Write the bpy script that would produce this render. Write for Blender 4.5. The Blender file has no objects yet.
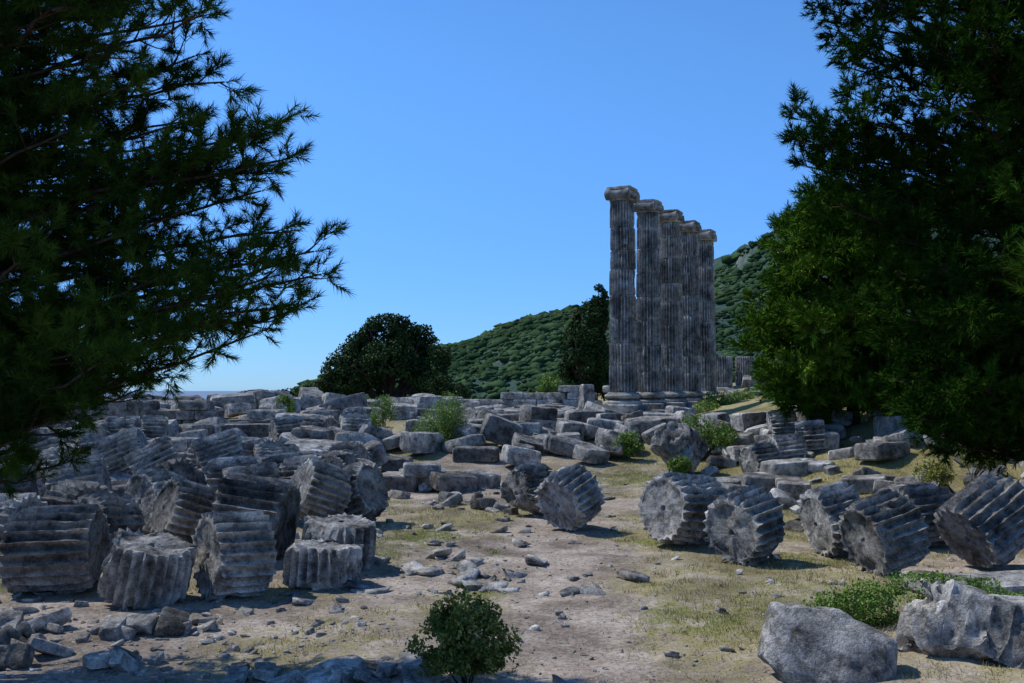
import bpy, math, random
import numpy as np
from mathutils import Vector, Matrix, Quaternion
random.seed(7); RS=np.random.RandomState(11)
scene=bpy.context.scene
def U(a,b): return random.uniform(a,b)
# ---------------------------------------------------------------- noise
def _h(i,j,k,s):
    n=(i.astype(np.int64)*374761393+j.astype(np.int64)*668265263+k.astype(np.int64)*2147483647+s*1274126177)&0xFFFFFFFF
    n=((n^(n>>13))*1274126177)&0xFFFFFFFF
    n=((n^(n>>16))*2246822519)&0xFFFFFFFF
    n=n^(n>>15)
    return (n&0xFFFFFF)/float(0xFFFFFF)
def vn(p,s=0):
    p=np.asarray(p,float); i=np.floor(p).astype(np.int64); f=p-i; f=f*f*(3-2*f)
    x,y,z=i[:,0],i[:,1],i[:,2]; fx,fy,fz=f[:,0],f[:,1],f[:,2]
    def L(a,b,t): return a+(b-a)*t
    c=L(L(L(_h(x,y,z,s),_h(x+1,y,z,s),fx),L(_h(x,y+1,z,s),_h(x+1,y+1,z,s),fx),fy),
        L(L(_h(x,y,z+1,s),_h(x+1,y,z+1,s),fx),L(_h(x,y+1,z+1,s),_h(x+1,y+1,z+1,s),fx),fy),fz)
    return c*2-1
def fbm(p,s=0,o=4):
    p=np.asarray(p,float); a=0; w=1; t=0
    for k in range(o):
        a=a+w*vn(p*(2.03**k)+k*17.3,s+k); t+=w; w*=.5
    return a/t
def v3n(p,s,o=3): return np.stack([fbm(p,s,o),fbm(p+31.7,s+50,o),fbm(p+77.1,s+90,o)],1)
def sst(a,b,t):
    t=np.clip((t-a)/(b-a),0,1); return t*t*(3-2*t)
# ---------------------------------------------------------------- mesh accumulators
class Acc:
    def __init__(s): s.v=[]; s.f=[]; s.n=0
    def add(s,v,fs):
        v=np.asarray(v,float)
        for f in (fs if isinstance(fs,list) else [fs]):
            s.f.append(np.asarray(f,np.int64)+s.n)
        s.v.append(v); s.n+=len(v)
    def obj(s,name,mat,parent=None,smooth=False,angle=None):
        v=np.concatenate(s.v); me=bpy.data.meshes.new(name)
        me.vertices.add(len(v)); me.vertices.foreach_set('co',v.astype(np.float32).ravel())
        loops=np.concatenate([f.ravel() for f in s.f]); tot=np.concatenate([np.full(len(f),f.shape[1]) for f in s.f])
        st=np.concatenate([[0],np.cumsum(tot)[:-1]])
        me.loops.add(len(loops)); me.loops.foreach_set('vertex_index',loops.astype(np.int32))
        me.polygons.add(len(tot)); me.polygons.foreach_set('loop_start',st.astype(np.int32))
        me.polygons.foreach_set('loop_total',tot.astype(np.int32))
        if smooth: me.polygons.foreach_set('use_smooth',np.ones(len(tot),bool))
        me.update(calc_edges=True)
        if smooth and angle: me.set_sharp_from_angle(angle=angle)
        if mat: me.materials.append(mat)
        o=bpy.data.objects.new(name,me); scene.collection.objects.link(o)
        if parent: o.parent=parent
        return o
def empty(name,loc=(0,0,0)):
    e=bpy.data.objects.new(name,None); e.location=loc; scene.collection.objects.link(e); return e
# ---------------------------------------------------------------- terrain height
def gh(x,y):
    x=np.atleast_1d(np.asarray(x,float)); y=np.atleast_1d(np.asarray(y,float)); x,y=np.broadcast_arrays(x,y)
    z=1.35*sst(27,43,y)+0*x
    z=z+1.45*sst(5.5,14,x)*sst(17,33,y)
    z=z+0.5*sst(12,30,x)*sst(10,20,y)
    z=z+1.3*sst(8.5,1.5,y)
    p=np.stack([x,y,0*x],1)
    near=sst(90,60,y)
    z=z+near*(0.16*fbm(p*.22,3,2)+0.05*fbm(p*1.3,5,3)+0.018*fbm(p*6,8,2))
    z=z+near*sst(6,10,x)*sst(20,26,y)*.22*fbm(p*.55,13,3)
    drop=sst(78,230,y)*sst(22,4,x)
    z=z-drop*60-sst(230,400,y)*(1-sst(22,4,x))*20
    z=z-60*sst(-38,-110,x)
    return z
def g1(x,y): return float(gh(x,y)[0])
# ---------------------------------------------------------------- materials
def newmat(name):
    m=bpy.data.materials.new(name); m.use_nodes=True; nt=m.node_tree; nt.nodes.clear()
    return m,nt,nt.nodes,nt.links
def nd(ns,t,**k):
    n=ns.new(t)
    for a,b in k.items():
        if a.startswith('i_'): n.inputs[a[2:].replace('_',' ')].default_value=b
        else: setattr(n,a,b)
    return n
def ramp(ns,lk,src,stops,interp='LINEAR'):
    r=ns.new('ShaderNodeValToRGB'); cr=r.color_ramp; cr.interpolation=interp
    while len(cr.elements)<len(stops): cr.elements.new(.5)
    for e,(p,c) in zip(cr.elements,stops):
        e.position=p; e.color=(c,c,c,1) if not hasattr(c,'__len__') else (*c,1)
    lk.new(src,r.inputs[0]); return r.outputs[0]
def noise(ns,lk,vec,scale,detail=4,rough=.6,dist=0):
    n=nd(ns,'ShaderNodeTexNoise',i_Scale=scale,i_Detail=detail,i_Roughness=rough,i_Distortion=dist)
    lk.new(vec,n.inputs['Vector']); return n.outputs['Fac']
def mix(ns,lk,fac,a,b,mode='MIX'):
    m=ns.new('ShaderNodeMix'); m.data_type='RGBA'; m.blend_type=mode
    for ix,v in ((0,fac),(6,a),(7,b)):
        s=m.inputs[ix]
        if isinstance(v,bpy.types.NodeSocket): lk.new(v,s)
        elif ix==0: s.default_value=v
        else: s.default_value=(*v,1) if hasattr(v,'__len__') else (v,v,v,1)
    return m.outputs[2]
def stone_mat(name,lo=.14,hi=.64,warm=(.46,.37,.26),warmamt=.35,sc=1.0,bump=1.0,groove=True,stain=.72,gdark=.22):
    m,nt,ns,lk=newmat(name)
    tc=ns.new('ShaderNodeTexCoord'); oi=ns.new('ShaderNodeObjectInfo'); geo=ns.new('ShaderNodeNewGeometry')
    va=nd(ns,'ShaderNodeVectorMath',operation='MULTIPLY_ADD'); lk.new(oi.outputs['Random'],va.inputs[0]); va.inputs[1].default_value=(37,21,53)
    lk.new(tc.outputs['Object'],va.inputs[2]); v=va.outputs[0]
    n1=noise(ns,lk,v,1.7*sc,6,.68,.1)
    c=ramp(ns,lk,n1,[(.36,(lo,lo*.98,lo*.93)),(.49,((lo+hi)*.47,(lo+hi)*.455,(lo+hi)*.42)),(.66,(hi,hi*.96,hi*.88))])
    n2=noise(ns,lk,v,.9*sc,4,.6); w=ramp(ns,lk,n2,[(.47,0),(.72,warmamt)]); c=mix(ns,lk,w,c,warm)
    n3=noise(ns,lk,v,6*sc,6,.78,.0); d=ramp(ns,lk,n3,[(.41,.24),(.53,1)]); c=mix(ns,lk,stain,c,d,'MULTIPLY')
    n4=noise(ns,lk,v,38*sc,3,.7); d2=ramp(ns,lk,n4,[(.37,.5),(.57,1.1)]); c=mix(ns,lk,.6,c,d2,'MULTIPLY')
    r=ramp(ns,lk,geo.outputs['Random Per Island'],[(0,.52),(.3,.85),(1,1.14)]); c=mix(ns,lk,1.0,c,r,'MULTIPLY')
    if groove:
        g=ramp(ns,lk,geo.outputs['Pointiness'],[(.43,gdark),(.495,.95),(.56,1.28)]); c=mix(ns,lk,1.0,c,g,'MULTIPLY')  # curvature paints shade into the flutes and light on rib edges, besides lichen tone
    n5=noise(ns,lk,v,11*sc,2,.5); d3=ramp(ns,lk,n5,[(.66,0),(.72,.3)]); c=mix(ns,lk,d3,c,(.34,.25,.13))
    hh=nd(ns,'ShaderNodeMath',operation='MULTIPLY_ADD'); lk.new(n4,hh.inputs[0]); hh.inputs[1].default_value=.28; lk.new(n3,hh.inputs[2])
    b1=nd(ns,'ShaderNodeBump',i_Strength=bump,i_Distance=.06); lk.new(hh.outputs[0],b1.inputs['Height'])
    p=nd(ns,'ShaderNodeBsdfDiffuse',i_Roughness=.6)
    lk.new(c,p.inputs['Color']); lk.new(b1.outputs[0],p.inputs['Normal'])
    o=ns.new('ShaderNodeOutputMaterial'); lk.new(p.outputs[0],o.inputs[0]); return m
def leaf_mat(name,dark,light,trans=.3,nsc=1.2,rough=.55,spec=.25,isl=True):
    m,nt,ns,lk=newmat(name)
    tc=ns.new('ShaderNodeTexCoord'); geo=ns.new('ShaderNodeNewGeometry')
    n1=noise(ns,lk,tc.outputs['Object'],nsc,3,.6)
    a=ramp(ns,lk,n1,[(.35,0),(.65,1)]); c=mix(ns,lk,a,dark,light)
    if isl:
        r=ramp(ns,lk,geo.outputs['Random Per Island'],[(0,.6),(1,1.3)]); c=mix(ns,lk,1.0,c,r,'MULTIPLY')
        p=nd(ns,'ShaderNodeBsdfPrincipled',i_Roughness=rough); p.inputs['Specular IOR Level'].default_value=spec
        lk.new(c,p.inputs['Base Color'])
    else:
        n2=noise(ns,lk,tc.outputs['Object'],nsc*9,1,.6); r=ramp(ns,lk,n2,[(.3,.6),(.7,1.35)]); c=mix(ns,lk,1.0,c,r,'MULTIPLY')
        p=nd(ns,'ShaderNodeBsdfDiffuse'); lk.new(c,p.inputs['Color'])
    out=p.outputs[0]
    if trans>0:
        t=ns.new('ShaderNodeBsdfTranslucent'); lk.new(c,t.inputs[0])
        ms=ns.new('ShaderNodeMixShader'); ms.inputs[0].default_value=trans
        lk.new(p.outputs[0],ms.inputs[1]); lk.new(t.outputs[0],ms.inputs[2]); out=ms.outputs[0]
    o=ns.new('ShaderNodeOutputMaterial'); lk.new(out,o.inputs[0]); return m
def bark_mat():
    m,nt,ns,lk=newmat('bark'); tc=ns.new('ShaderNodeTexCoord')
    n=noise(ns,lk,tc.outputs['Object'],9,4,.7); c=ramp(ns,lk,n,[(.35,(.018,.014,.010)),(.65,(.07,.055,.042))])
    p=nd(ns,'ShaderNodeBsdfDiffuse'); lk.new(c,p.inputs['Color'])
    o=ns.new('ShaderNodeOutputMaterial'); lk.new(p.outputs[0],o.inputs[0]); return m
def ground_mat():
    m,nt,ns,lk=newmat('dry_earth'); tc=ns.new('ShaderNodeTexCoord'); v=tc.outputs['Object']
    at=nd(ns,'ShaderNodeAttribute',attribute_name='cover'); sp=ns.new('ShaderNodeSeparateColor'); lk.new(at.outputs['Color'],sp.inputs[0])
    n1=noise(ns,lk,v,.9,6,.65); c=ramp(ns,lk,n1,[(.33,(.20,.160,.128)),(.5,(.335,.278,.225)),(.68,(.46,.395,.33))])
    nf=noise(ns,lk,v,14,5,.75); f=ramp(ns,lk,nf,[(.3,.36),(.6,1.15)]); c=mix(ns,lk,.92,c,f,'MULTIPLY')
    vo=nd(ns,'ShaderNodeTexVoronoi',i_Scale=19.0); vo.inputs['Randomness'].default_value=1; lk.new(v,vo.inputs['Vector'])
    gm=ramp(ns,lk,vo.outputs['Distance'],[(.22,1),(.34,0)])
    bw=ns.new('ShaderNodeSeparateColor'); lk.new(vo.outputs['Color'],bw.inputs[0])
    on=ramp(ns,lk,bw.outputs[0],[(.5,0),(.56,1)]); gmm=mix(ns,lk,1.0,gm,on,'MULTIPLY')
    pc=ramp(ns,lk,bw.outputs[1],[(0,(.14,.125,.11)),(1,(.55,.50,.45))]); c=mix(ns,lk,gmm,c,pc)
    nb=noise(ns,lk,v,4,6,.78)
    def mask(src,lo=.26,hi=.60,mx=.92):
        a=nd(ns,'ShaderNodeMath',operation='ADD'); lk.new(src,a.inputs[0])
        s=nd(ns,'ShaderNodeMath',operation='MULTIPLY_ADD'); lk.new(nb,s.inputs[0]); s.inputs[1].default_value=1.7; s.inputs[2].default_value=-.85
        lk.new(s.outputs[0],a.inputs[1]); return ramp(ns,lk,a.outputs[0],[(lo,0),(hi,mx)])
    nst=noise(ns,lk,v,40,3,.8)
    dry=ramp(ns,lk,nst,[(.32,(.13,.11,.04)),(.68,(.42,.37,.18))]); c=mix(ns,lk,mask(sp.outputs[1],.26,.66,.88),c,dry)
    grn=ramp(ns,lk,nst,[(.32,(.062,.075,.015)),(.68,(.22,.235,.065))]); c=mix(ns,lk,mask(sp.outputs[0],.28,.64,.88),c,grn)
    nl=noise(ns,lk,v,.45,4,.6); lf=ramp(ns,lk,nl,[(.35,.74),(.6,1.08)]); c=mix(ns,lk,1.0,c,lf,'MULTIPLY')
    haze_tint=ramp(ns,lk,sp.outputs[2],[(0,0),(1,1)]); c=mix(ns,lk,haze_tint,c,(.20,.27,.36))  # distance haze painted into the ground colour
    h=mix(ns,lk,.5,nf,gmm)
    b=nd(ns,'ShaderNodeBump',i_Strength=1.0,i_Distance=.035); lk.new(h,b.inputs['Height'])
    p=nd(ns,'ShaderNodeBsdfDiffuse',i_Roughness=.5)
    lk.new(c,p.inputs['Color']); lk.new(b.outputs[0],p.inputs['Normal'])
    o=ns.new('ShaderNodeOutputMaterial'); lk.new(p.outputs[0],o.inputs[0]); return m
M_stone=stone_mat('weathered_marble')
M_dark=stone_mat('dark_and_shaded_marble',lo=.08,hi=.40,warmamt=.25)  # darker stone tone; also paints tree shade onto the right-hand drums
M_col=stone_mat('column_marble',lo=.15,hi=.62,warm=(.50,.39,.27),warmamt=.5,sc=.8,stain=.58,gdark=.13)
M_bark=bark_mat()
M_pineL=leaf_mat('pine_needles',(.012,.032,.006),(.060,.115,.018),0,.9,isl=False)
M_pineR=leaf_mat('pine_needles_dense',(.008,.025,.004),(.038,.088,.010),0,.5,isl=False)
M_pineB=leaf_mat('pine_needles_bright',(.028,.074,.007),(.095,.175,.018),0,.5,isl=False)  # brighter green paints in the sunlit look of the tree behind
M_leafD=leaf_mat('dark_leaves',(.012,.028,.008),(.040,.072,.020),.0,.5,.8,.1)
M_leafG=leaf_mat('green_leaves',(.07,.135,.018),(.17,.27,.045),.25,2)
M_leafY=leaf_mat('shrub_leaves',(.055,.090,.012),(.32,.31,.06),.2,7)
M_grass=leaf_mat('grass_blades',(.075,.095,.018),(.24,.25,.07),.3,3)
M_dry=leaf_mat('dry_grass_blades',(.18,.15,.06),(.43,.38,.19),.3,3)
# ---------------------------------------------------------------- ground
gx=np.concatenate([-np.geomspace(20000,19,46),np.arange(-18.5,18.6,.14),np.geomspace(19,20000,46)])
gy=np.concatenate([-np.geomspace(3000,6,18),np.arange(-5,7,.8),np.arange(7,34,.14),np.arange(34.2,90,.5),np.geomspace(91,20000,60)])
X,Y=np.meshgrid(gx,gy); xf,yf=X.ravel(),Y.ravel(); zf=gh(xf,yf)
nx,ny=len(gx),len(gy); idx=np.arange(nx*ny).reshape(ny,nx)
quads=np.stack([idx[:-1,:-1],idx[:-1,1:],idx[1:,1:],idx[1:,:-1]],-1).reshape(-1,4)
def cover(x,y):
    p=np.stack([x,y,0*x],1)
    def blob(cx,cy,rx,ry): return np.exp(-(((x-cx)/rx)**2+((y-cy)/ry)**2))
    g=0.50*fbm(p*.5,21,3)+.07
    for b in [(3.4,14.6,1.7,2.2,.40),(2.6,19.3,1.2,.7,.5),(-2.6,17.8,1.0,1.8,.5),(-.4,15.0,.9,1.0,.55),(1.7,12.6,1.4,.8,.45),(5.3,17.2,1.2,1.4,.5),
              (.3,11.0,.8,.6,.5),(-1,26,3,2,.3),(-4.6,12.6,.8,.6,.25),(2.5,30,4,2,.3),(6.0,13.3,1.2,1.2,.5),(-7.7,15.5,.8,1.6,.4),(-1.8,20.5,.8,1.0,.45),(7,24,3,2,.35),(1,10.3,.8,.4,.4),(9,28,3,3,.2),(11,33,3,4,.2)]:
        g=g+b[4]*blob(*b[:4])
    d=.45*fbm(p*.6+9,31,3)+.30+.60*sst(4,9,x)*sst(13,26,y)+.2*sst(26,36,y)+.4*blob(3.4,22,3,3)+.45*blob(3.3,13,2.6,3)+.35*blob(-1.5,23,2,3)+.3*blob(-1.5,13.3,1.5,1)
    path=np.exp(-((x-(.6+.02*y))/1.2)**2)*sst(30,20,y)
    g=g-.4*path; d=d-.38*path-.35*sst(-2.5,-5,x)*sst(16,12,y)
    return np.clip(g,0,1),np.clip(d,0,1)
cg,cd=cover(xf,yf)
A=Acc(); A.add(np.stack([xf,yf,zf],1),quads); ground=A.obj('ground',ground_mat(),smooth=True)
ca=ground.data.color_attributes.new('cover','FLOAT_COLOR','POINT')
haze_tint=sst(300,2500,np.hypot(xf,yf))  # haze amount by distance, stored in the blue channel of the cover colours
ca.data.foreach_set('color',np.stack([cg,cd,haze_tint,np.ones_like(cg)],1).astype(np.float32).ravel())
# ---------------------------------------------------------------- hills
def hill_mat():
    m,nt,ns,lk=newmat('hill_scrub'); tc=ns.new('ShaderNodeTexCoord'); v=tc.outputs['Object']
    n=noise(ns,lk,v,.03,8,.75); c=ramp(ns,lk,n,[(.35,(.024,.044,.022)),(.58,(.042,.066,.032)),(.66,(.12,.125,.09)),(.78,(.20,.19,.165))])
    n2=noise(ns,lk,v,.35,6,.75); f=ramp(ns,lk,n2,[(.4,.45),(.6,1.1)]); c=mix(ns,lk,.9,c,f,'MULTIPLY')
    c=mix(ns,lk,.10,c,(.12,.24,.34))  # blue haze painted evenly into the hill colour
    p=nd(ns,'ShaderNodeBsdfDiffuse'); lk.new(c,p.inputs['Color']); o=ns.new('ShaderNodeOutputMaterial'); lk.new(p.outputs[0],o.inputs[0]); return m
RX=np.array([-900,-135,-118,-96,-66,-28,-6,19,44,70,95,104,118,133,148,260,500,900.])
RZ=np.array([-60,-40,-12,2,13,20,28,35,41,46,50,57,68,78,88,106,120,90.])
def hill_h(x,y):
    r=np.interp(x,RX,RZ); s=sst(180,500,y)**1.1
    p=np.stack([x,y,0*x],1)
    z=-25+(r+25)*s - sst(520,1100,y)*60 + (fbm(p*.012,41,4)*8+fbm(p*.05,45,4)*3.6)*sst(200,330,y)
    z=z+sst(80,120,x)*sst(250,380,y)*np.abs(fbm(p*.035,49,4))*14
    return z
hx=np.linspace(-500,900,420); hy=np.linspace(190,1000,220); X,Y=np.meshgrid(hx,hy); a,b=X.ravel(),Y.ravel()
idx=np.arange(len(a)).reshape(len(hy),len(hx))
q=np.stack([idx[:-1,:-1],idx[:-1,1:],idx[1:,1:],idx[1:,:-1]],-1).reshape(-1,4)
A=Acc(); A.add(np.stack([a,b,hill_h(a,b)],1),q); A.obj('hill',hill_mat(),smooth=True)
import bmesh
def tmpl(fn):
    bm=bmesh.new(); fn(bm); bm.verts.ensure_lookup_table()
    v=np.array([x.co[:] for x in bm.verts]); f=np.array([[w.index for w in q.verts] for q in bm.faces]); bm.free(); return v,f
ICO1=tmpl(lambda b:bmesh.ops.create_icosphere(b,subdivisions=1,radius=1))
def cubef(cuts):
    def f(b):
        bmesh.ops.create_cube(b,size=2)
        bmesh.ops.subdivide_edges(b,edges=b.edges[:],cuts=cuts,use_grid_fill=True)
        b.verts.index_update()
    return tmpl(f)
CUBE3=cubef(2); CUBE5=cubef(5); CUBE9=cubef(9); CUBE20=cubef(19)
N=44000
sx=RS.uniform(-190,320,N); sy=RS.uniform(230,530,N); pp=np.stack([sx,sy,0*sx],1)
keep=(fbm(pp*.02,77,3)+.8*fbm(pp*.07,79,3))>(-.46+.22*sst(75,110,sx)); sx,sy=sx[keep],sy[keep]; sz=hill_h(sx,sy); n=len(sx)
r=RS.gamma(1.6,.36,n)+.34
tv,tf=ICO1; V=tv[None]*(1+RS.uniform(-.55,.55,(n,len(tv),3)))*np.stack([r*1.35*RS.uniform(.7,1.4,n),r*1.35,r*.8*RS.uniform(.7,1.3,n)],1)[:,None]+np.stack([sx,sy,sz+r*.1],1)[:,None]
F=(tf[None]+(np.arange(n)*len(tv))[:,None,None]).reshape(-1,3)
A=Acc(); A.add(V.reshape(-1,3),F)
A.obj('hillside_shrubs',leaf_mat('hill_shrub_leaves',(.022,.044,.020),(.050,.084,.036),0,.02,isl=False))
# ---------------------------------------------------------------- stones
def block_v(T,dims,seed,rough=.04,power=9,chips=5,chipd=.22,crack=0):
    v=T[0].copy(); n=(np.abs(v)**power).sum(1)**(1/power); v=v/n[:,None]
    rs=np.random.RandomState(seed)
    for k in range(chips):
        d=rs.normal(size=3); d/=np.linalg.norm(d); ext=np.abs(d).sum(); lim=ext*(1-rs.uniform(.05,chipd))
        s=v@d; o=np.maximum(s-lim,0); v=v-o[:,None]*d
    v=v*np.array(dims)*.5
    s=max(dims); v=v+v3n(v*(2.2/s**.5)+seed%997*3.1,seed)*rough*s+v3n(v*9+seed%997,seed+7,2)*rough*.22*min(1,s)
    if crack:
        rd=1-np.abs(fbm(v*3.2+seed%91,seed+3,4))*3; v=v-(v/(np.linalg.norm(v,axis=1)[:,None]))*(np.clip(rd,0,1)**2)[:,None]*crack
    return v
def rotm(rx,ry,rz):
    return np.array((Matrix.Rotation(rz,3,'Z')@Matrix.Rotation(ry,3,'Y')@Matrix.Rotation(rx,3,'X')))
def add_block(A,loc,dims,rot,seed,T=CUBE5,**k):
    A.add(block_v(T,dims,seed,**k)@rotm(*rot).T+np.array(loc),T[1])
FL=24; SEG=8
def flute_r(th,dep):
    t=(th*FL/(2*math.pi))%1.0; u=np.abs(t-.5)/.44
    return -dep*np.sqrt(np.clip(1-u*u,0,1))
def drum_mesh(A,R,L,seed,M=None,dep=.09,dmg=1.0,hole=True,cuts=3):
    n=FL*SEG; th=np.arange(n)/n*2*math.pi; rs=np.random.RandomState(seed)
    nr=18; xs=np.concatenate([[-.5],np.linspace(-.47,.47,nr),[.5]])*L
    V=[]
    for i,x in enumerate(xs):
        rr=R*(1-.012 if i in(0,len(xs)-1) else 1)+flute_r(th,dep)
        V.append(np.stack([np.full(n,x),rr*np.cos(th),rr*np.sin(th)],1))
    ends=[]
    for sgn in(-1,1):
        rings=[]
        for k,(f,dx) in enumerate([(.84,0),(.78,.0),(.75,-.012),(.6,-.014),(.45,-.014),(.30,-.014),(.16,-.014),(.09,-.012),(.055,-.07 if hole else -.012)]):
            rr=R*f+0*th if f<.84 else (R*.85+.2*flute_r(th,dep))
            rings.append(np.stack([np.full(n,sgn*(.5*L+dx)),rr*np.cos(th),rr*np.sin(th)],1))
        ends.append(rings)
    allr=ends[0][::-1]+V+ends[1]
    v=np.concatenate(allr); m=len(allr)
    rad=np.hypot(v[:,1],v[:,2])+1e-6; side=np.clip((rad-.72*R)/(.25*R),0,1); face=1-side
    er=np.clip(fbm(v*2.4+seed*5.3,seed,4)-.14,0,1)*.26*dmg*side
    edge=np.clip((np.abs(v[:,0])-.33*L)/(.17*L),0,1)*side
    er=er+edge*np.clip(fbm(v*5+seed,seed+3,4)+.05,0,1)*.12*dmg
    f=1-er/rad*1.0; v[:,1]*=f; v[:,2]*=f
    v[:,0]-=np.sign(v[:,0])*edge*np.clip(fbm(v*4+seed+9,seed+5,4),0,1)*.18*dmg
    v[:,0]-=np.sign(v[:,0])*face*(np.abs(v[:,0])>.4*L)*np.clip(fbm(v*3.1+seed*1.7,seed+6,4)+.1,0,1)*.10*dmg
    for k in range(cuts):
        a=rs.uniform(0,6.28); d=np.array([rs.choice([-1,1])*rs.uniform(.25,1.1),math.cos(a),math.sin(a)]); d/=np.linalg.norm(d)
        ext=abs(d[0])*L/2+math.hypot(d[1],d[2])*R; lim=ext-rs.uniform(.03,.16)*dmg
        o=np.maximum(v@d-lim,0); v=v-o[:,None]*d*(.9+.2*fbm(v*6,seed+k,2))[:,None]
    v=v+v3n(v*3+seed,seed+9,4)*.022+v3n(v*14+seed,seed+19,2)*.008
    idx=np.arange(m*n).reshape(m,n); nxt=np.roll(idx,-1,1)
    q=np.stack([idx[:-1],nxt[:-1],nxt[1:],idx[1:]],-1).reshape(-1,4)
    c0=np.arange(n)[None,::-1]; c1=(m-1)*n+np.arange(n)[None,:]
    if M is not None:
        M=np.array(M); v=v@M[:3,:3].T+M[:3,3]
    A.add(v,[q,c0,c1])
def drum_matrix(x,y,axis,R,L,roll,sink=.06,z=None):
    a=Vector(axis).normalized(); q=a.to_track_quat('X','Z')
    half=abs(a.z)*L/2+math.sqrt(max(0,1-a.z*a.z))*R
    zz=(g1(x,y) if z is None else z)+half-sink
    return Matrix.Translation((x,y,zz))@q.to_matrix().to_4x4()@Matrix.Rotation(roll,4,'X')
ds=[100]
def drum(x,y,axis,R=.64,L=.95,roll=None,sink=.06,z=None,dmg=1.0,mat=None,cuts=3,name='column_drum'):
    ds[0]+=1; A=Acc(); drum_mesh(A,R,L,ds[0],None,dmg=dmg,cuts=cuts)
    o=A.obj(name,mat or M_stone,smooth=True,angle=math.radians(38))
    o.matrix_world=drum_matrix(x,y,axis,R,L,U(0,6.28) if roll is None else roll,sink,z)
    return o
# left foreground group
drum(-6.75,14.9,(1,.10,.03),R=.65,L=1.22,mat=M_dark)
drum(-5.15,14.2,(.22,-.12,1),R=.62,L=.8,dmg=1.5)
drum(-4.05,14.6,(-.80,-.62,.05),R=.63,L=.85)
drum(-2.85,15.2,(.05,.02,1),R=.60,L=.62,dmg=1.4)
drum(-2.85,16.5,(.12,-.1,1),R=.60,L=.75,dmg=1.3)
drum(-7.2,20.3,(-.55,-.83,.1),R=.66,L=.9)
drum(-6.0,18.3,(-.7,-.6,.3),R=.58,L=.8)
drum(-4.35,17.1,(-.93,.1,.12),R=.68,L=1.15,mat=M_dark)
drum(-8.4,19.4,(.8,-.6,0),R=.64,L=1.0,mat=M_dark)
drum(-10.4,20.6,(.9,.3,.1),R=.62,L=1.1,mat=M_dark)
drum(-9.8,22.7,(.95,.25,.2),R=.62,L=1.2)
drum(-11.9,23.8,(.5,-.8,.1),R=.62,L=1)
drum(-4.05,21.0,(-.75,-.5,.35),R=.64,L=.95)
drum(-3.35,21.8,(.8,-.45,.3),R=.64,L=.9)
drum(-6.7,24.3,(.97,.2,.05),R=.63,L=1.25)
drum(-5.3,25.4,(.9,-.4,.1),R=.6,L=.9)
drum(-9.0,25.3,(.8,.3,.4),R=.62,L=1.2,z=.2)
drum(-10.6,27.2,(.9,.1,.35),R=.62,L=1.3,z=.35)
drum(-8.3,28.3,(.85,.4,.3),R=.62,L=1.2,z=.3)
drum(-12.6,28.0,(.8,-.5,.1),R=.62,L=1.1)
drum(-14.0,26.6,(.9,.3,.1),R=.62,L=1.2)
drum(-5.0,28.8,(.6,-.7,.1),R=.6,L=.9)
drum(-7.8,23.0,(.7,-.7,.2),R=.6,L=.9,mat=M_dark)
drum(-8.5,16.7,(.95,-.2,.05),R=.64,L=1.1)
drum(-9.9,18.1,(.9,-.4,.1),R=.62,L=1.0)
drum(-6.9,17.0,(-.6,-.75,.1),R=.60,L=.85,mat=M_dark)
drum(-5.6,21.6,(.9,.3,.1),R=.62,L=1.15)
drum(-11.6,21.7,(.9,.2,.05),R=.62,L=1.1)
drum(-6.2,26.9,(.95,.2,.1),R=.6,L=1.2)
# centre/right group
drum(.42,23.0,(-.7,-.6,-.1),R=.62,L=.9,dmg=2.0,cuts=6)
drum(1.2,20.9,(-.62,-.66,-.34),R=.64,L=.85)
drum(3.25,18.8,(-.78,-.60,.10),R=.66,L=1.3)
drum(3.95,16.9,(-.72,-.62,-.16),R=.62,L=.85)
drum(5.65,17.6,(-.92,-.25,-.22),R=.62,L=.75)
drum(5.85,15.8,(-.93,-.28,-.28),R=.62,L=.85,mat=M_dark)
drum(7.75,18.9,(-.95,-.2,-.1),R=.6,L=.9,mat=M_dark)  # darker material stands in for tree shade
drum(7.9,16.6,(-.80,-.25,-.5),R=.66,L=1.15,mat=M_dark)  # tree shade on this drum is put into its darker colour
drum(9.9,18.2,(-.8,-.5,-.1),R=.62,L=1.0,mat=M_dark)
drum(5.0,10.9,(.45,.55,.72),R=.80,L=.75,sink=.78,dmg=2.4,cuts=6,name='fluted_fragment')
bs=[500]
def block(x,y,dims,rot=(0,0,0),z=None,sink=.05,mat=None,T=CUBE9,name='marble_block',**k):
    bs[0]+=1; A=Acc(); v=block_v(T,dims,bs[0],**k)@rotm(*rot).T
    v[:,2]+=-v[:,2].min()-sink; A.add(v,T[1])
    o=A.obj(name,mat or M_stone,smooth=True,angle=math.radians(28)); o.location=(x,y,g1(x,y) if z is None else z); return o
block(3.22,10.35,(1.35,.6,.95),(-.62,.20,-.25),sink=.30,name='marble_boulder',power=4,chips=16,chipd=.5,T=CUBE20,crack=.035,rough=.03)
block(5.9,11.6,(1.0,.8,.5),(.2,.1,.4),sink=.1,name='marble_boulder',power=5,chips=12,chipd=.4,T=CUBE20,crack=.03)
block(6.7,14.2,(2.2,.8,.28),(.02,.03,.12),chips=6,T=CUBE20)
block(8.0,13.4,(1.3,.7,.3),(0,.05,-.2),chips=6)
block(5.3,31.0,(1.9,1.2,1.5),(.35,.5,.3),name='marble_boulder',power=3,chips=18,chipd=.6,rough=.09,mat=M_dark,T=CUBE20,crack=.08)
block(6.3,27.5,(1.9,1.0,.38),(.05,-.08,.2)); block(6.9,26.4,(1.6,1.0,.4),(.03,.1,-.2),mat=M_dark); block(5.6,25.8,(.9,.8,.4),(0,.1,.5))
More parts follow.
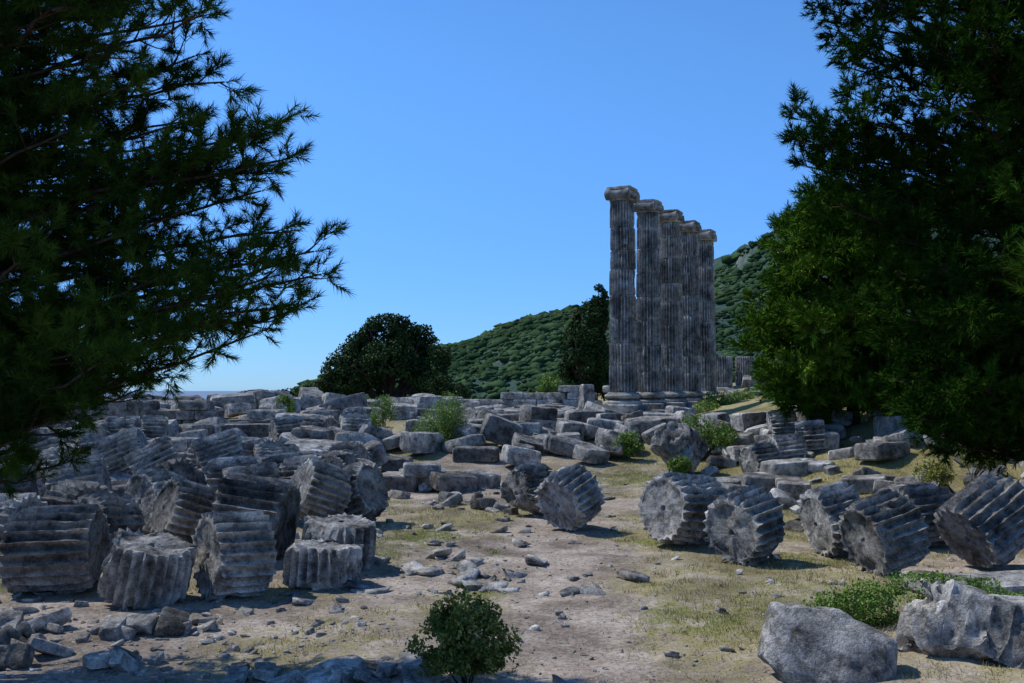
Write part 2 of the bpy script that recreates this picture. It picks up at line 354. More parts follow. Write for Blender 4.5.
block(-2.6,30.0,(1.5,1.0,.42),(0,.03,.3)); block(-3.3,29.0,(1.2,.9,.5),(.05,0,-.2)); block(-1.7,28.6,(1.3,.9,.5),(.1,.1,.5),mat=M_dark)
block(-2.6,28.9,(1.1,.8,.38),(0,.0,.1),z=g1(-2.6,29)+.42); block(-.9,29.3,(1.0,.7,.45),(.0,.12,-.4))
block(-4.6,31.2,(1.3,1,.7),(.1,-.5,.4)); block(-3.8,32.4,(1.2,1,.45),(.02,.0,.1)); block(.3,32.5,(1.2,.8,.6),(.0,.2,.3)); block(-1.2,33.5,(1.5,.8,.5),(0,0,-.2),mat=M_dark)
block(2.1,36.2,(.9,.8,.75),(.1,.1,.3)); block(3.5,37.5,(1.4,.9,.7),(.0,.1,-.2)); block(1.0,38.6,(1.3,.9,1.0),(.0,.1,.5),mat=M_dark); block(2.6,33,(1,.8,.5),(.2,.1,.6))
block(5.2,37.0,(2.0,1.0,.8),(.05,-.04,.15),mat=M_dark); block(6.8,35.0,(1.3,.9,.6),(.1,.1,.5))
block(-.4,35.4,(1.4,.9,.9),(.05,.35,.2)); block(.9,35.0,(1.1,.8,.5),(.1,-.1,-.3)); block(1.7,34.6,(1.3,.8,.55),(0,.15,.2),mat=M_dark); block(3.6,35.2,(1.1,.9,.6),(.1,.2,.5)); block(2.9,39.4,(1.6,.9,.8),(0,.0,.1)); block(-.9,37.4,(1.5,.9,.7),(.05,0,.15))
block(3.25,43.6,(.55,.6,1.7),(.03,.02,.3),power=12,z=1.35); block(4.2,41.0,(1.3,1.0,.6),(.02,.02,.1)); block(6.0,41.2,(1.6,1.0,.55),(.0,.03,-.1)); block(7.2,42.6,(1.2,.8,.6),(.1,.05,.3))
for (x,y,w_,d_,h_,rz) in [(-9.3,35.5,2.0,1.0,.9,.1),(-7.2,34.0,1.5,1.0,.6,-.2),(-11.5,34.5,1.7,1.0,.7,.1),(-13.4,36.2,1.9,1.0,.8,-.1),(-5.9,36.2,1.4,1.0,.8,.3),(-10.3,31.5,1.4,1.1,.6,.2),(-3.0,38.6,2.2,.9,.55,.05),(-.4,40.5,2.0,.9,.6,-.05),(-5.8,32.3,1.3,.9,.7,-.4),(-8.0,37.6,1.7,1.0,.9,0),
    (8.0,29.0,1.5,.9,.5,.3),(9.6,31.5,1.3,.9,.6,-.2),(7.6,32.2,1.2,.8,.5,.1),(10.6,28.6,1.4,.9,.5,.5),(8.8,36.0,1.6,1.0,.7,.2),(12.0,31.0,1.3,.9,.6,0),(9.0,25.6,1.1,.8,.4,-.4),(13.3,28.4,1.6,.9,.6,.2)]:
    block(x,y,(w_,d_,h_),(U(-.06,.06),U(-.06,.06),rz),mat=M_dark if U(0,1)<.4 else M_stone,rough=.02,power=12)
def course(A,p0,p1,z0,h,depth,ln=(.9,1.6),gap=.02,jit=.03,miss=0.0,seed=0):
    rs=np.random.RandomState(seed); p0=np.array(p0,float); p1=np.array(p1,float); d=p1-p0; Lt=np.linalg.norm(d); d/=Lt; ang=math.atan2(d[1],d[0]); s=0
    while s<Lt:
        l=rs.uniform(*ln)
        if rs.rand()>miss:
            c=p0+d*(s+l/2)+rs.uniform(-jit,jit,2)
            add_block(A,(c[0],c[1],z0+h/2+rs.uniform(-jit,jit)*.4),(l-gap,depth,h),(rs.uniform(-1,1)*jit*.5,rs.uniform(-1,1)*jit*.5,ang+rs.uniform(-1,1)*jit),int(rs.randint(1e6)),rough=.016,power=14,chips=5,chipd=.2)
        s+=l
A=Acc()   # temple platform
c1=np.array([4.91,44.0]); dx=np.array([-.90,.436]); dc=np.array([.436,.90])
for k,(z,off) in enumerate([(1.55,0),(1.25,-.42),(.93,-.84)]):
    course(A,c1+dc*(-.9+off)+dx*-1.3,c1+dc*(-.9+off)+dx*15.5,z,.31,1.1,seed=10+k,jit=.05,miss=.08 if k==0 else .03)
    course(A,c1+dc*-1.0+dx*(-1.3+off*.6),c1+dc*15+dx*(-1.3+off*.6),z,.31,1.1,seed=20+k,jit=.03)
for k in range(6):
    course(A,c1+dc*(.4+k*1.15)+dx*0.2,c1+dc*(.4+k*1.15)+dx*14,1.53,.3,1.1,seed=40+k,jit=.06,miss=.3)
for k in range(3):
    course(A,c1+dc*8+dx*3,c1+dc*8+dx*(12-k*3),1.83+k*.38,.38,.8,seed=60+k,jit=.08,miss=.25)
A.obj('temple_platform',M_stone,smooth=True,angle=math.radians(30))
A=Acc()
for k in range(3):
    course(A,(-4.6+k*.8,41.9),(3.0-k*1.6,40.9),1.0+k*.33,.33,.9,(.9,1.9),seed=70+k,jit=.07,miss=.1+.12*k)
course(A,(-1.5,39.6),(2.6,38.9),1.0,.45,.9,(.8,1.7),seed=75,jit=.1,miss=.2)
A.obj('foundation_steps',M_stone,smooth=True,angle=math.radians(30))
A=Acc()
for k in range(5):
    course(A,(-25+k*.7,43.6),(-10.8-k*.6,41.6),.35+k*.40,.40,.8,(.8,1.8),seed=80+k,jit=.05,miss=.04*k)
A.obj('retaining_wall',M_dark,smooth=True,angle=math.radians(30))
A=Acc()
for k in range(3):
    course(A,(-10.5,40.2),(-5.2-k,39.2),.95+k*.36,.36,.8,(.8,1.5),seed=90+k,jit=.06,miss=.05+.2*k)
for k in range(3):
    course(A,(-17,34.2),(-9.4-k*2,33.2),.35+k*.40,.40,.9,(.9,1.8),seed=95+k,jit=.1,miss=.12+.2*k)
course(A,(-13,30.2),(-7.5,29.8),.25,.5,.9,(.9,1.8),seed=198,jit=.12,miss=.25)
course(A,(-8.5,36.9),(-4.0,36.2),.75,.5,.9,(.9,1.8),seed=199,jit=.1,miss=.15)
A.obj('block_wall',M_stone,smooth=True,angle=math.radians(30))
A=Acc(); B2=Acc(); rs=np.random.RandomState(5)
def scatter(n,fx,smin,smax,zup=0.0,flat=.45,tilt=.22,T=CUBE5,**kk):
    for i in range(n):
        x,y=fx(); s=rs.uniform(smin,smax); dims=(s*rs.uniform(.9,1.6),s*rs.uniform(.6,1.0),s*rs.uniform(.3,.3+flat))
        add_block(A if rs.rand()<.65 else B2,(x,y,g1(x,y)+dims[2]*.32+rs.uniform(0,zup)),dims,(rs.normal()*tilt,rs.normal()*tilt,rs.uniform(0,3.1)),int(rs.randint(1e6)),T=T,rough=rs.uniform(.015,.04),power=rs.choice([6,10,14,16]),chips=rs.randint(4,9),chipd=.33)
uf=lambda a,b,c,d:(lambda:(rs.uniform(a,b),rs.uniform(c,d)))
scatter(105,uf(-17,-4.2,26,39),.6,1.5,.22,tilt=.2)
scatter(38,uf(-12.5,-5,21.5,29),.4,1.0,.15,tilt=.25)
scatter(120,uf(-26,-3,46,62),.7,1.7,.5,tilt=.12)
scatter(46,uf(-4.5,4.5,33.5,42),.35,1.3,.25,tilt=.25)
scatter(22,uf(4,9,33,41),.4,1.1,.2)
scatter(110,uf(6,17,23,38),.2,.9,.05,tilt=.3)
scatter(14,uf(10,22,44,66),.5,1.3,.4)
scatter(40,uf(-2,4,46,58),.4,1.2,.2,tilt=.12)
scatter(26,uf(4.5,12,20,26),.2,.6,.0)
scatter(16,uf(-3.5,0,22,29),.15,.5,0)
scatter(34,uf(-6.3,-3.9,10.7,12.6),.14,.42,.04,T=CUBE9,tilt=.4)
scatter(20,uf(-3.0,-.9,10.2,11.2),.14,.45,.0,flat=.2,T=CUBE9)
scatter(10,uf(2.2,6.0,12.2,13.4),.1,.3,.0)
A.obj('stone_rubble',M_stone,smooth=True,angle=math.radians(30)); B2.obj('stone_rubble',M_dark,smooth=True,angle=math.radians(30))
A=Acc()
for i in range(24):
    x=rs.uniform(-18,-4.5); y=rs.uniform(27,39); a=(1,rs.uniform(-.6,.6),rs.uniform(-.1,.2))
    drum_mesh(A,.6,rs.uniform(.8,1.3),900+i,drum_matrix(x,y,a,.6,1,rs.uniform(0,6),z=g1(x,y)+rs.uniform(0,.1)))
for i in range(5):
    x=rs.uniform(7.5,11); y=rs.uniform(30,38); drum_mesh(A,.6,.9,950+i,drum_matrix(x,y,(1,rs.uniform(-.7,.7),.1),.6,1,0,sink=.3))
A.obj('fallen_column_drums',M_stone,smooth=True,angle=math.radians(38))
A=Acc()
def pebbles(n,fx,a,b,T=ICO1,pw=2.0):
    for i in range(n):
        x,y=fx(); s=a+(b-a)*rs.rand()**pw; v=T[0].copy()
        for k in range(5):
            d=rs.normal(size=3); d/=np.linalg.norm(d); o=np.maximum(v@d-rs.uniform(.25,.8),0); v=v-o[:,None]*d
        v=v*(1+rs.uniform(-.1,.1,(len(v),1)))*[s*1.2,s*rs.uniform(.6,1),s*rs.uniform(.35,.6)]*.5
        A.add(v@rotm(rs.normal()*.2,rs.normal()*.2,rs.uniform(0,6)).T+[x,y,g1(x,y)+s*.05],T[1])
pebbles(2300,lambda:(rs.normal()*4-.8,rs.uniform(9,24)),.015,.07)
pebbles(380,lambda:(rs.normal()*1.8-4,rs.uniform(9.5,13)),.03,.16,CUBE3)
pebbles(40,lambda:(rs.normal()*1.0-.9,rs.uniform(14.3,17.6)),.1,.5,CUBE3,1.6)
pebbles(90,lambda:(rs.uniform(-7.5,-2),rs.uniform(12.3,15)),.06,.3,CUBE3)
pebbles(130,lambda:(rs.normal()*1.8-.3,rs.uniform(19,30)),.06,.35,CUBE3)
pebbles(100,lambda:(rs.uniform(4,9),rs.uniform(11,26)),.06,.3,CUBE3)
pebbles(60,lambda:(rs.uniform(-1.5,4),rs.uniform(10,18)),.05,.2,CUBE3)
A.obj('small_stones',M_stone)
# ---------------------------------------------------------------- columns
def lathe(A,prof,n,c,ph=0):
    th=np.arange(n)/n*2*math.pi+ph; v=np.concatenate([np.stack([c[0]+r*np.cos(th),c[1]+r*np.sin(th),np.full(n,c[2]+z)],1) for r,z in prof])
    v=v+v3n(v*4,3,2)*.012
    m=len(prof); idx=np.arange(m*n).reshape(m,n); nx_=np.roll(idx,-1,1)
    A.add(v,[np.stack([idx[:-1],nx_[:-1],nx_[1:],idx[1:]],-1).reshape(-1,4),np.arange(n)[None,::-1],(m-1)*n+np.arange(n)[None,:]])
def ionic_column(x,y,z0,seed,top=11.76):
    A=Acc(); rs=np.random.RandomState(seed); ang=math.atan2(.9,.436)
    add_block(A,(0,0,.16),(1.75,1.75,.34),(0,0,ang),seed,T=CUBE9,rough=.006,power=16,chips=3,chipd=.1)
    prof=[(.80,.33),(.84,.37),(.84,.43),(.79,.47),(.72,.50),(.70,.56),(.74,.60),(.80,.63),(.82,.68),(.80,.74),(.72,.78),(.68,.82),(.66,.84)]
    lathe(A,prof,64,(0,0,0))
    zs=.84; ztop=top-z0-.62; n=FL*SEG; th=np.arange(n)/n*2*math.pi
    cuts=[zs]
    while cuts[-1]<ztop-1.2: cuts.append(cuts[-1]+rs.uniform(.85,1.25))
    cuts.append(ztop)
    for a,b in zip(cuts[:-1],cuts[1:]):
        ox,oy=rs.normal(size=2)*.014; tw=rs.normal()*.014
        zz=np.concatenate([[a+.003,a+.03],np.linspace(a+.07,b-.07,9),[b-.03,b-.003]])
        rings=[]
        for i,z in enumerate(zz):
            t=(z-zs)/(ztop-zs); R=.625-.085*max(t,0)**1.3
            ins=.04 if i in(0,len(zz)-1) else (.012 if i in (1,len(zz)-2) else 0)
            r=R-ins+flute_r(th,.09*(1-.1*t))
            rings.append(np.stack([ox+r*np.cos(th+tw),oy+r*np.sin(th+tw),np.full(n,z)],1))
        v=np.concatenate(rings); rad=np.hypot(v[:,0],v[:,1])
        jn=np.exp(-np.minimum(v[:,2]-a,b-v[:,2])/.06)
        er=np.clip(fbm(v*2.2+seed*7,seed,4)-.22,0,1)*.24+jn*np.clip(fbm(v*4+seed*3,seed+3,3)+.04,0,1)*.13
        v[:,:2]*=(1-er/rad)[:,None]; v=v+v3n(v*8,seed,2)*.004
        m=len(zz); idx=np.arange(m*n).reshape(m,n); nx_=np.roll(idx,-1,1)
        A.add(v,[np.stack([idx[:-1],nx_[:-1],nx_[1:],idx[1:]],-1).reshape(-1,4),np.arange(n)[None,::-1],(m-1)*n+np.arange(n)[None,:]])
    lathe(A,[(.54,0),(.58,.03),(.58,.07),(.56,.09),(.62,.16),(.68,.22),(.66,.27)],48,(0,0,ztop))
    add_block(A,(0,0,ztop+.36),(1.20,1.02,.24),(0,0,ang),seed+1,T=CUBE9,rough=.02,power=12,chips=4,chipd=.15)
    add_block(A,(0,0,ztop+.54),(1.22,1.12,.13),(0,0,ang),seed+2,T=CUBE9,rough=.02,power=12,chips=4,chipd=.25)
    Rz=rotm(0,0,ang)
    for sx_ in(-1,1):
        rr=.26*rs.uniform(.8,1.05); k=28; t=np.arange(k)/k*2*math.pi; rings=[]
        for (yy,f) in [(-.56,.15),(-.54,.16),(-.55,.42),(-.52,.45),(-.56,.6),(-.53,.66),(-.56,.9),(-.54,1),(-.45,1),(-.25,.78),(0,.68),(.25,.78),(.45,1),(.54,1),(.56,.9),(.53,.66),(.56,.6),(.52,.45),(.55,.42),(.54,.16),(.56,.15)]:
            rings.append(np.stack([sx_*.58+rr*f*np.cos(t),np.full(k,yy*.98),ztop+.25+rr*f*np.sin(t)],1))
        v=np.concatenate(rings)@Rz.T; v=v+v3n(v*5,seed+4,2)*.03; m=len(rings); idx=np.arange(m*k).reshape(m,k); nx_=np.roll(idx,-1,1)
        A.add(v,[np.stack([idx[:-1],idx[1:],nx_[1:],nx_[:-1]],-1).reshape(-1,4),np.arange(k)[None,:],(m-1)*k+np.arange(k)[None,::-1]])
    o=A.obj('ionic_column',M_col,smooth=True,angle=math.radians(35)); o.location=(x,y,z0); return o
for i,(x,y) in enumerate([(4.91,44.0),(6.48,47.1),(7.96,49.9),(9.45,53.2),(10.9,56.2)]):
    ionic_column(x,y,1.83,200+i*13)
def stub(x,y,z,R,h,seed):
    A=Acc(); zz=z
    add_block(A,(x,y,z),(1.6,1.6,.5),(0,0,.3),seed,T=CUBE9,rough=.01,power=14,chips=3,chipd=.1)
    zz+=.25
    for k in range(2):
        drum_mesh(A,R,h/2,seed+k,Matrix.Translation((x,y,zz+h/4+k*h/2))@Matrix.Rotation(math.pi/2,4,'Y'),dmg=.7,cuts=1)
    A.obj('column_stub',M_col,smooth=True,angle=math.radians(38))
stub(12.9,61,2.6,.6,1.9,701); stub(14.4,61.5,2.7,.6,1.8,711); stub(14.6,57.5,2.2,.6,1.2,721)
# ---------------------------------------------------------------- trees
def tube(A,pts,rad,k=6):
    pts=np.array(pts,float); m=len(pts); t=np.gradient(pts,axis=0); t/=np.linalg.norm(t,axis=1)[:,None]+1e-9
    up=np.array([0,0,1.]) if abs(t[0][2])<.9 else np.array([1.,0,0]); s=np.cross(t,up); s/=np.linalg.norm(s,axis=1)[:,None]+1e-9; u=np.cross(s,t)
    a=np.arange(k)/k*2*math.pi; rad=np.broadcast_to(rad,(m,))
    v=(pts[:,None]+rad[:,None,None]*(s[:,None]*np.cos(a)[None,:,None]+u[:,None]*np.sin(a)[None,:,None])).reshape(-1,3)
    idx=np.arange(m*k).reshape(m,k); nx_=np.roll(idx,-1,1)
    A.add(v,np.stack([idx[:-1],nx_[:-1],nx_[1:],idx[1:]],-1).reshape(-1,4))
def nz(v): return v/(np.linalg.norm(v)+1e-9)
def needles(P,D,Ls,nper,nl,w,rs,amax):
    N=len(P); P=np.repeat(P,nper,0); D=np.repeat(D,nper,0); Ls=np.repeat(Ls,nper); t=rs.rand(N*nper)
    r=rs.normal(size=(N*nper,3)); r-= (r*D).sum(1)[:,None]*D; r/=np.linalg.norm(r,axis=1)[:,None]+1e-9
    ang=np.radians(rs.uniform(12,amax,N*nper))*(1-.35*t)
    d=D*np.cos(ang)[:,None]+r*np.sin(ang)[:,None]; b=P+D*(Ls*t)[:,None]
    s=np.cross(d,rs.normal(size=(N*nper,3))); s/=np.linalg.norm(s,axis=1)[:,None]+1e-9
    ln=nl*rs.uniform(.75,1.15,N*nper); tip=b+d*ln[:,None]
    v=np.stack([b-s*w/2,b+s*w/2,tip],1).reshape(-1,3)
    return v,np.arange(len(v)).reshape(-1,3)
def pine(name,base,height,tips,mat,seed,L2=1.0,n2=12,n3=5,nper=34,nl=.13,w=.006,r0=.22,lean=(0,0),sl=.22,l3=.4,amax=60):
    rs=np.random.RandomState(seed); e=empty(name,base); B=Acc(); base=np.array(base,float)
    tz=np.linspace(0,height,14); wob=np.stack([np.sin(tz*.5+seed)*.15+lean[0]*tz/height,np.cos(tz*.4+seed)*.15+lean[1]*tz/height,tz],1)
    tube(B,wob,r0*(1-.85*tz/height),10)
    P=[];D=[];Ls=[]
    def shoot(p,d,l): P.append(p);D.append(nz(d));Ls.append(l)
    for tip in tips:
        tip=np.array(tip,float)-base; hd=np.hypot(tip[0],tip[1]); sz=np.clip(tip[2]-hd*rs.uniform(.0,.3),height*.08,height*.97)
        st=np.array([np.interp(sz,tz,wob[:,0]),np.interp(sz,tz,wob[:,1]),sz]); L=np.linalg.norm(tip-st)
        ctrl=(st+tip)/2+np.array([0,0,-.06*L+rs.normal()*.1])
        ts=np.linspace(0,1,12)[:,None]; pts=(1-ts)**2*st+2*ts*(1-ts)*ctrl+ts**2*tip
        pts[1:-1]+=rs.normal(size=(10,3))*.03
        tube(B,pts,np.linspace(r0*.24,.010,12),5)
        nn=max(5,int(n2*min(1.3,L/4)))
        for i in range(nn):
            t=.22+.78*((i+rs.rand())/nn)**.8; t=min(t,.99); k=int(t*11); f=t*11-k; p=pts[k]*(1-f)+pts[min(k+1,11)]*f
            d=nz(pts[min(k+1,11)]-pts[max(k-1,0)]); side=nz(np.cross(d,[0,0,1]))*(1 if i%2 else -1)
            d2=nz(d*rs.uniform(.35,.9)+side*rs.uniform(.3,1.0)+np.array([0,0,rs.uniform(-.35,.55)]))
            l2=L2*(1.1-.72*t)*rs.uniform(.65,1.15); q=np.linspace(0,1,4)[:,None]; pt2=p+d2*l2*q+np.array([0,0,.18*l2])*q**2
            tube(B,pt2,np.linspace(.014,.005,4),3)
            for j in range(n3):
                t2=.25+.75*(j+rs.rand())/n3; p3=p+d2*l2*t2+np.array([0,0,.18*l2])*t2**2
                d3=nz(d2*rs.uniform(.4,1)+rs.normal(size=3)*.5+np.array([0,0,.22])); l3_=l3*rs.uniform(.5,1.1)*(1.1-.4*t2)
                shoot(p3+d3*l3_*.75,d3+[0,0,.1],sl); shoot(p3+d3*l3_*.3,nz(d3+rs.normal(size=3)*.5),sl*.9)
                if rs.rand()<.6: shoot(p3+d3*l3_*.6,nz(d3+rs.normal(size=3)*.8),sl*.8)
            shoot(pt2[-1],d2+[0,0,.3],sl)
        shoot(pts[-1],nz(pts[-1]-pts[-3]),sl)
    o=B.obj('trunk_and_branches',M_bark,e,smooth=True)
    P=np.array(P);D=np.array(D);Ls=np.array(Ls)
    v,f=needles(P,D,Ls,nper,nl,w,rs,amax); F=Acc(); F.add(v,f)
    s=np.cross(D,rs.normal(size=D.shape)); s/=np.linalg.norm(s,axis=1)[:,None]; back=P-D*.12
    v=np.stack([back-s*.004,back+s*.004,P+D*Ls[:,None]],1).reshape(-1,3); F.add(v,np.arange(len(v)).reshape(-1,3))
    F.obj('needles',mat,e)
    # limbs and needles are built relative to the tree base, which the parent empty carries
    return e
rs=np.random.RandomState(77)
tipsL=[(-4.05,7.9),(-4.2,7.35),(-3.8,7.0),(-3.1,6.45),(-3.1,5.95),(-3.3,5.55),(-2.6,4.75),(-2.5,4.45),(-2.8,4.0),(-3.4,3.65),(-4.0,3.7),(-4.5,3.8),(-4.8,3.3),(-5.0,3.0),(-5.6,2.9),(-6.0,2.6),(-6.5,2.35),(-3.0,5.0),(-4.9,3.4),(-5.4,3.2),(-6.0,3.0),
 (-3.55,6.2),(-3.2,4.4),(-3.6,4.1),(-3.6,4.8),(-4.1,4.5),(-4.3,5.3),(-6.3,2.6),(-5.8,2.8),(-5.9,2.35),(-6.4,2.2),(-6.6,2.15),(-5.5,2.6),(-5.9,1.95),(-3.3,5.8),(-3.3,6.3),(-3.0,4.6),(-3.2,4.0),(-4.0,5.6),(-4.2,7.9)]
tl=[]
for (x,z) in tipsL:
    s=(10.6+rs.uniform(-.9,.9))/13; tl.append((x*s,13*s,3+(z-3)*s))
for i in range(118):
    z=rs.uniform(2.7,8.6); xm=-3.6+(0 if z<6 else -.2*(z-6)); tl.append((rs.uniform(-6.3,xm),10.6+rs.uniform(-1.7,1.7),z))
pine('pine_tree',(-7.6,10.9,g1(-7.6,10.9)-.1),9.6,tl,M_pineL,1,L2=.70,n2=12,n3=3,nper=46,nl=.125,w=.009,l3=.26,sl=.16,amax=82)
tr=[(6.5,11.1),(6.9,10.6),(7.3,9.75),(7.3,9.2),(6.0,8.84),(5.9,8.25),(6.1,7.7),(6.6,7.0),(7.3,6.3),(7.9,5.4),(7.9,4.6),(7.9,3.9),(8.0,3.2),(8.4,2.6),(8.9,2.3),(9.5,2.1),(10.2,2.1),(6.2,11.9),(6.2,13),(6.6,8.5),(6.7,8.0),(7.0,7.5),(7.3,8.8),(7.2,10.2),(7.0,11.5),(7.0,8.3),(6.7,7.4)]
tr=[(x*(21+dy)/21,21+dy,3+(z-3)*(21+dy)/21) for (x,z),dy in zip(tr,rs.uniform(-1,1,len(tr)))]
for i in range(175):
    z=rs.uniform(2.1,13); tr.append((rs.uniform(7.8,14),20.5+rs.uniform(-3,2.5),z))
for i in range(28):
    tr.append((rs.uniform(8.3,11.5),20.3+rs.uniform(-2,2),rs.uniform(1.9,4.2)))
pine('pine_tree',(12.8,22.5,g1(12.8,22.5)-.1),13.5,tr,M_pineR,2,L2=1.0,n2=12,n3=4,nper=28,nl=.18,w=.022,r0=.3,sl=.24,l3=.38,amax=80)
t2=[(9.9,9.2),(9.6,8.4),(8.9,7.7),(9.0,7.0),(8.3,5.8),(8.1,4.9),(8.0,4.3),(8.2,3.3),(8.6,2.9),(9.3,2.8)]
t2=[(x,33+dy,z) for (x,z),dy in zip(t2,rs.uniform(-1,1,len(t2)))]
for i in range(110):
    z=rs.uniform(2.2,9.2); t2.append((rs.uniform(8.4+.25*max(0,z-5),14.5),33+rs.uniform(-2.5,2.0),z))
pine('pine_tree',(11.6,34,g1(11.6,34)-.1),9.4,t2,M_pineB,3,L2=1.1,n2=12,n3=5,nper=17,nl=.24,w=.038,r0=.22,sl=.30,l3=.45,amax=75)
tn=[(4.45,8.4,3.95),(4.5,8.6,3.8),(4.5,8.3,4.15),(4.9,8.5,4.3)]
pine('pine_tree',(7.6,8.6,g1(7.6,8.6)-.1),5.6,tn+[(6+rs.uniform(0,2),8.6+rs.uniform(-1,1),rs.uniform(3.8,6)) for i in range(12)],M_pineB,4,L2=.35,n2=6,n3=3,nper=38,nl=.13,w=.005,r0=.12,sl=.2,l3=.2)
def leafy(name,blobs,n,leaf,mat,seed,trunk=None,gap=-.15,gsc=1.0,asp=.5):
    rs=np.random.RandomState(seed); blobs=np.array(blobs,float); base=np.array([blobs[:,0].mean(),blobs[:,1].mean(),0]); base[2]=g1(base[0],base[1]); e=empty(name,base)
    vol=blobs[:,3]*blobs[:,4]*blobs[:,5]; pr=vol**.67; pr/=pr.sum(); k=rs.choice(len(blobs),n*2,p=pr); b=blobs[k]
    d=rs.normal(size=(n*2,3)); d/=np.linalg.norm(d,axis=1)[:,None]; bump=1+.34*fbm(d*2.6+k[:,None]*3.3,seed,3)
    r=(rs.rand(n*2)**.38)*bump; P=b[:,:3]+d*r[:,None]*b[:,3:6]
    keep=(fbm(P*gsc,seed+5,3)>gap); P=P[keep][:n]; d=d[keep][:n]; m=len(P)
    nn=d*.6+rs.normal(size=(m,3))*.7; nn/=np.linalg.norm(nn,axis=1)[:,None]; s=np.cross(nn,rs.normal(size=(m,3))); s/=np.linalg.norm(s,axis=1)[:,None]; u=np.cross(nn,s)
    L=leaf*rs.uniform(.6,1.3,(m,1)); c=P-base
    v=np.stack([c-u*L*.5,c+s*L*asp*.5,c+u*L*.5,c-s*L*asp*.5],1).reshape(-1,3); F=Acc(); F.add(v,np.arange(m*4).reshape(-1,4)); F.obj('leaves',mat,e)
    B=Acc(); R=blobs[:,3:6].max()
    if trunk is None: trunk=R*.05
    for q in blobs:
        c=q[:3]-base; st=np.array([rs.normal()*trunk,rs.normal()*trunk,-.1]); mid=(st+c)/2+rs.normal(size=3)*R*.08
        tube(B,[st,(st+mid)/2+rs.normal(size=3)*R*.02,mid,(mid+c)/2,c],np.array([1,.8,.6,.45,.2])*trunk,6)
        for j in range(5):
            t=c+rs.normal(size=3)*q[3:6]*.45; tube(B,[mid,(mid+t)/2+rs.normal(size=3)*R*.04,t],np.array([.4,.28,.1])*trunk,4)
    B.obj('branches',M_bark,e,smooth=True); return e
bl=[(-9.6,75,4.8,3.4,3,2.2),(-12.3,75,3.8,2.1,2.4,1.8),(-7.0,75,4.4,2.2,2.4,2.2),(-9.4,75,6.8,2.2,2.2,1.5),(-11.3,75,5.9,1.5,1.8,1.2),(-6.0,74,3.2,1.5,1.8,1.6),(-13.3,75,2.9,1.1,1.5,1.1),(-7.2,75.5,6.4,1.5,1.5,1.2),(-8.4,74.5,7.6,.9,1,.7),(-5.4,74.5,5.0,.9,1,1.0),(-10.6,74.5,7.2,.8,.8,.7)]
leafy('broadleaf_tree',bl,48000,.20,M_leafD,31,trunk=.3,gap=-.12,gsc=.9,asp=.8)
bl=[(7.1,90,5,2.6,2,2.6),(6.4,90,7.2,2.0,1.8,1.9),(7.4,90,8.8,1.5,1.4,1.8),(7.9,90,10.6,.8,.8,1.5),(5.6,90,4.4,1.5,1.5,1.6),(6.2,90,9,.7,.7,1.0),(8.6,90,4.5,1.6,1.5,3)]
leafy('cypress_tree',bl,32000,.24,M_leafD,32,trunk=.3,gap=-.12,gsc=.9,asp=.7)
leafy('shrub',[(-14.6,75,2.6,1.2,1,.8),(-16,76,2.3,1.4,1,.6),(-17.8,77,2.1,1.2,1,.5)],6000,.2,M_leafD,33,gap=-.2)
leafy('shrub',[(-4.6,66,2.8,1.0,.8,.9),(-3.6,66,2.3,.9,.8,.8)],4000,.17,M_leafD,34)
leafy('shrub',[(2.3,60,2.9,.75,.7,.9),(2.0,60,2.4,.8,.7,.7)],3000,.14,M_leafG,35)
leafy('shrub',[(-2.45,35.5,1.5,.95,.8,1.0),(-2.2,35.5,2.0,.6,.6,.8),(-3.0,35.4,1.2,.6,.6,.8),(-2.6,35.5,.9,1.0,.6,.5)],11000,.10,M_leafG,36,gap=-.15,gsc=2.5,asp=.25)
leafy('shrub',[(-5.0,38.5,1.9,.55,.5,.75)],3500,.10,M_leafG,37,gap=-.1,gsc=2.5,asp=.25)
leafy('shrub',[(-9.6,42,2.1,.5,.5,.5)],1500,.10,M_leafG,38)
leafy('shrub',[(6.2,33.5,1.5,.8,.6,.5),(5.8,33.5,1.2,.6,.5,.4),(6.9,33,1.3,.6,.5,.4)],5000,.09,M_leafG,39,gsc=2.5)
leafy('shrub',[(3.9,33.5,1.0,.55,.5,.45)],2500,.09,M_leafG,40,gsc=2.5)
leafy('shrub',[(5.0,30.0,.6,.4,.3,.3)],1500,.08,M_leafG,41,gsc=2.5)
leafy('shrub',[(9.5,46,2.2,.9,.6,.5),(11,47,2.3,1.0,.6,.5),(8.6,44,1.9,.7,.6,.45)],5000,.11,M_leafG,42,gsc=2)
leafy('shrub',[(9.9,23.5,.9,.5,.4,.35),(11.8,25,1.3,.7,.5,.4)],4000,.07,M_leafY,43,gsc=2.5)
leafy('shrub',[(4.4,12.3,.32,.5,.35,.30),(5.1,12.5,.36,.6,.35,.34),(3.95,12.3,.25,.4,.3,.24),(5.8,12.7,.32,.5,.3,.28),(6.4,12.6,.2,.4,.3,.2)],12000,.05,M_leafG,44,gap=-.2,gsc=4,trunk=.012)
leafy('evergreen_bush',[(-.50,10.4,.38,.46,.38,.36),(-.78,10.35,.30,.28,.26,.28),(-.20,10.4,.32,.30,.26,.28),(-.48,10.4,.68,.24,.22,.24),(-.36,10.4,.20,.46,.34,.18),(-.70,10.4,.60,.16,.16,.2),(-.24,10.4,.58,.16,.16,.2)],12000,.048,M_leafY,45,gap=-.08,gsc=6,asp=.5,trunk=.012)
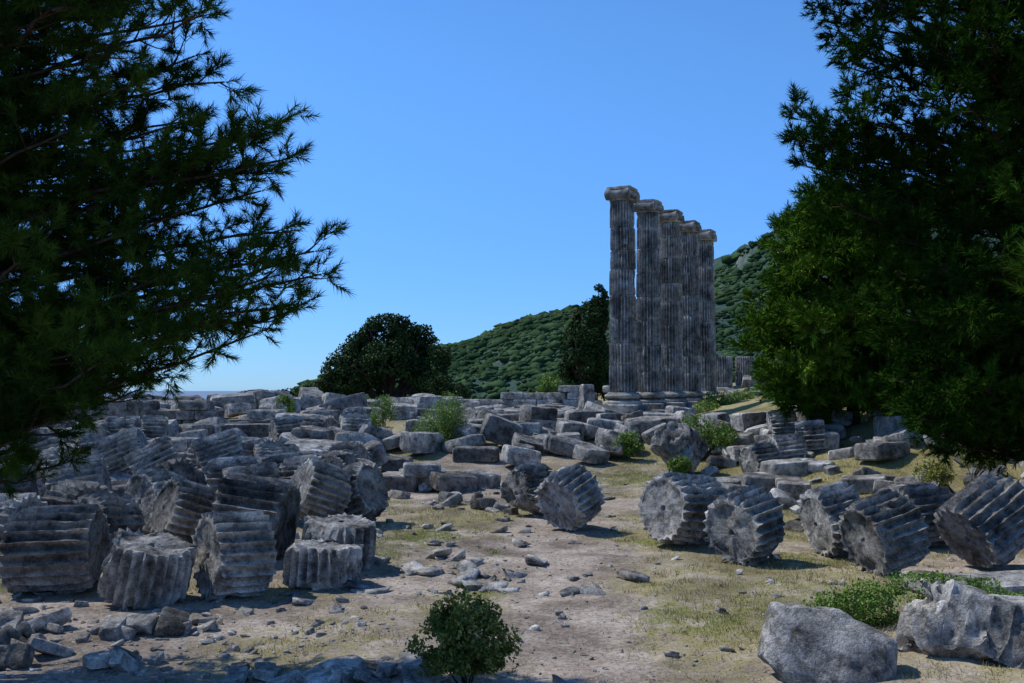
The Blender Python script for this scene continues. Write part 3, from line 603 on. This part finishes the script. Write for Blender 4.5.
# ---------------------------------------------------------------- grass
def grass(name,n,xr,yr,which,thr,l,w,mat,seed):
    rs=np.random.RandomState(seed); x=rs.uniform(*xr,n); y=rs.uniform(*yr,n); g,d=cover(x,y); c=g if which==0 else d
    keep=(c+.45*fbm(np.stack([x,y,0*x],1)*3,seed,2)+rs.uniform(-.1,.1,n))>thr; x,y=x[keep],y[keep]; m=len(x); z=gh(x,y)
    P=np.stack([x,y,z-.005],1); d=np.stack([rs.normal(size=m)*.5,rs.normal(size=m)*.5,np.ones(m)],1); d/=np.linalg.norm(d,axis=1)[:,None]
    s=np.cross(d,rs.normal(size=(m,3))); s/=np.linalg.norm(s,axis=1)[:,None]; L=(l*rs.uniform(.4,1.5,m))[:,None]
    v=np.stack([P-s*w/2,P+s*w/2,P+d*L],1).reshape(-1,3); A=Acc(); A.add(v,np.arange(m*3).reshape(-1,3)); A.obj(name,mat)
grass('green_grass',300000,(-9,13),(9.5,34),0,.43,.06,.009,M_grass,61)
grass('dry_grass',280000,(-8,14),(9.5,36),1,.52,.08,.009,M_dry,62)
# ---------------------------------------------------------------- light & camera
S=Vector((-.80,.30,1.12)).normalized(); el=math.asin(S.z); az=math.atan2(S.x,S.y)
sun=bpy.data.lights.new('sun','SUN'); sun.energy=5.0; sun.angle=math.radians(.5); sun.color=(1,.965,.90)
so=bpy.data.objects.new('sun',sun); so.rotation_euler=S.to_track_quat('Z','Y').to_euler(); scene.collection.objects.link(so); so.location=(0,0,30)
w=bpy.data.worlds.new('World'); scene.world=w; w.use_nodes=True; nt=w.node_tree; ns=nt.nodes; lk=nt.links; bg=ns['Background']
sk=ns.new('ShaderNodeTexSky'); sk.sky_type='NISHITA'; sk.sun_disc=False; sk.sun_elevation=el; sk.sun_rotation=az; sk.air_density=1.0; sk.dust_density=0.0; sk.ozone_density=3.0
tc=ns.new('ShaderNodeTexCoord'); sx_=ns.new('ShaderNodeSeparateXYZ'); lk.new(tc.outputs['Generated'],sx_.inputs[0])
mr=ns.new('ShaderNodeMapRange'); mr.inputs[1].default_value=-.02; mr.inputs[2].default_value=.35; mr.interpolation_type='SMOOTHSTEP'; lk.new(sx_.outputs[2],mr.inputs[0])
tint=mix(ns,lk,mr.outputs[0],(.44,.84,1.70),(.80,1.36,1.94))
col=mix(ns,lk,1.0,sk.outputs[0],tint,'MULTIPLY')
lk.new(col,bg.inputs[0]); bg.inputs[1].default_value=.095
cam=bpy.data.cameras.new('camera'); cam.sensor_width=36; cam.lens=35; cam.clip_end=40000; cam.clip_start=.1
co=bpy.data.objects.new('camera',cam); co.location=(0,0,3.0); co.rotation_euler=(math.radians(90+2.5),0,0); scene.collection.objects.link(co); scene.camera=co
scene.view_settings.view_transform='Standard'; scene.view_settings.look='None'; scene.view_settings.exposure=0
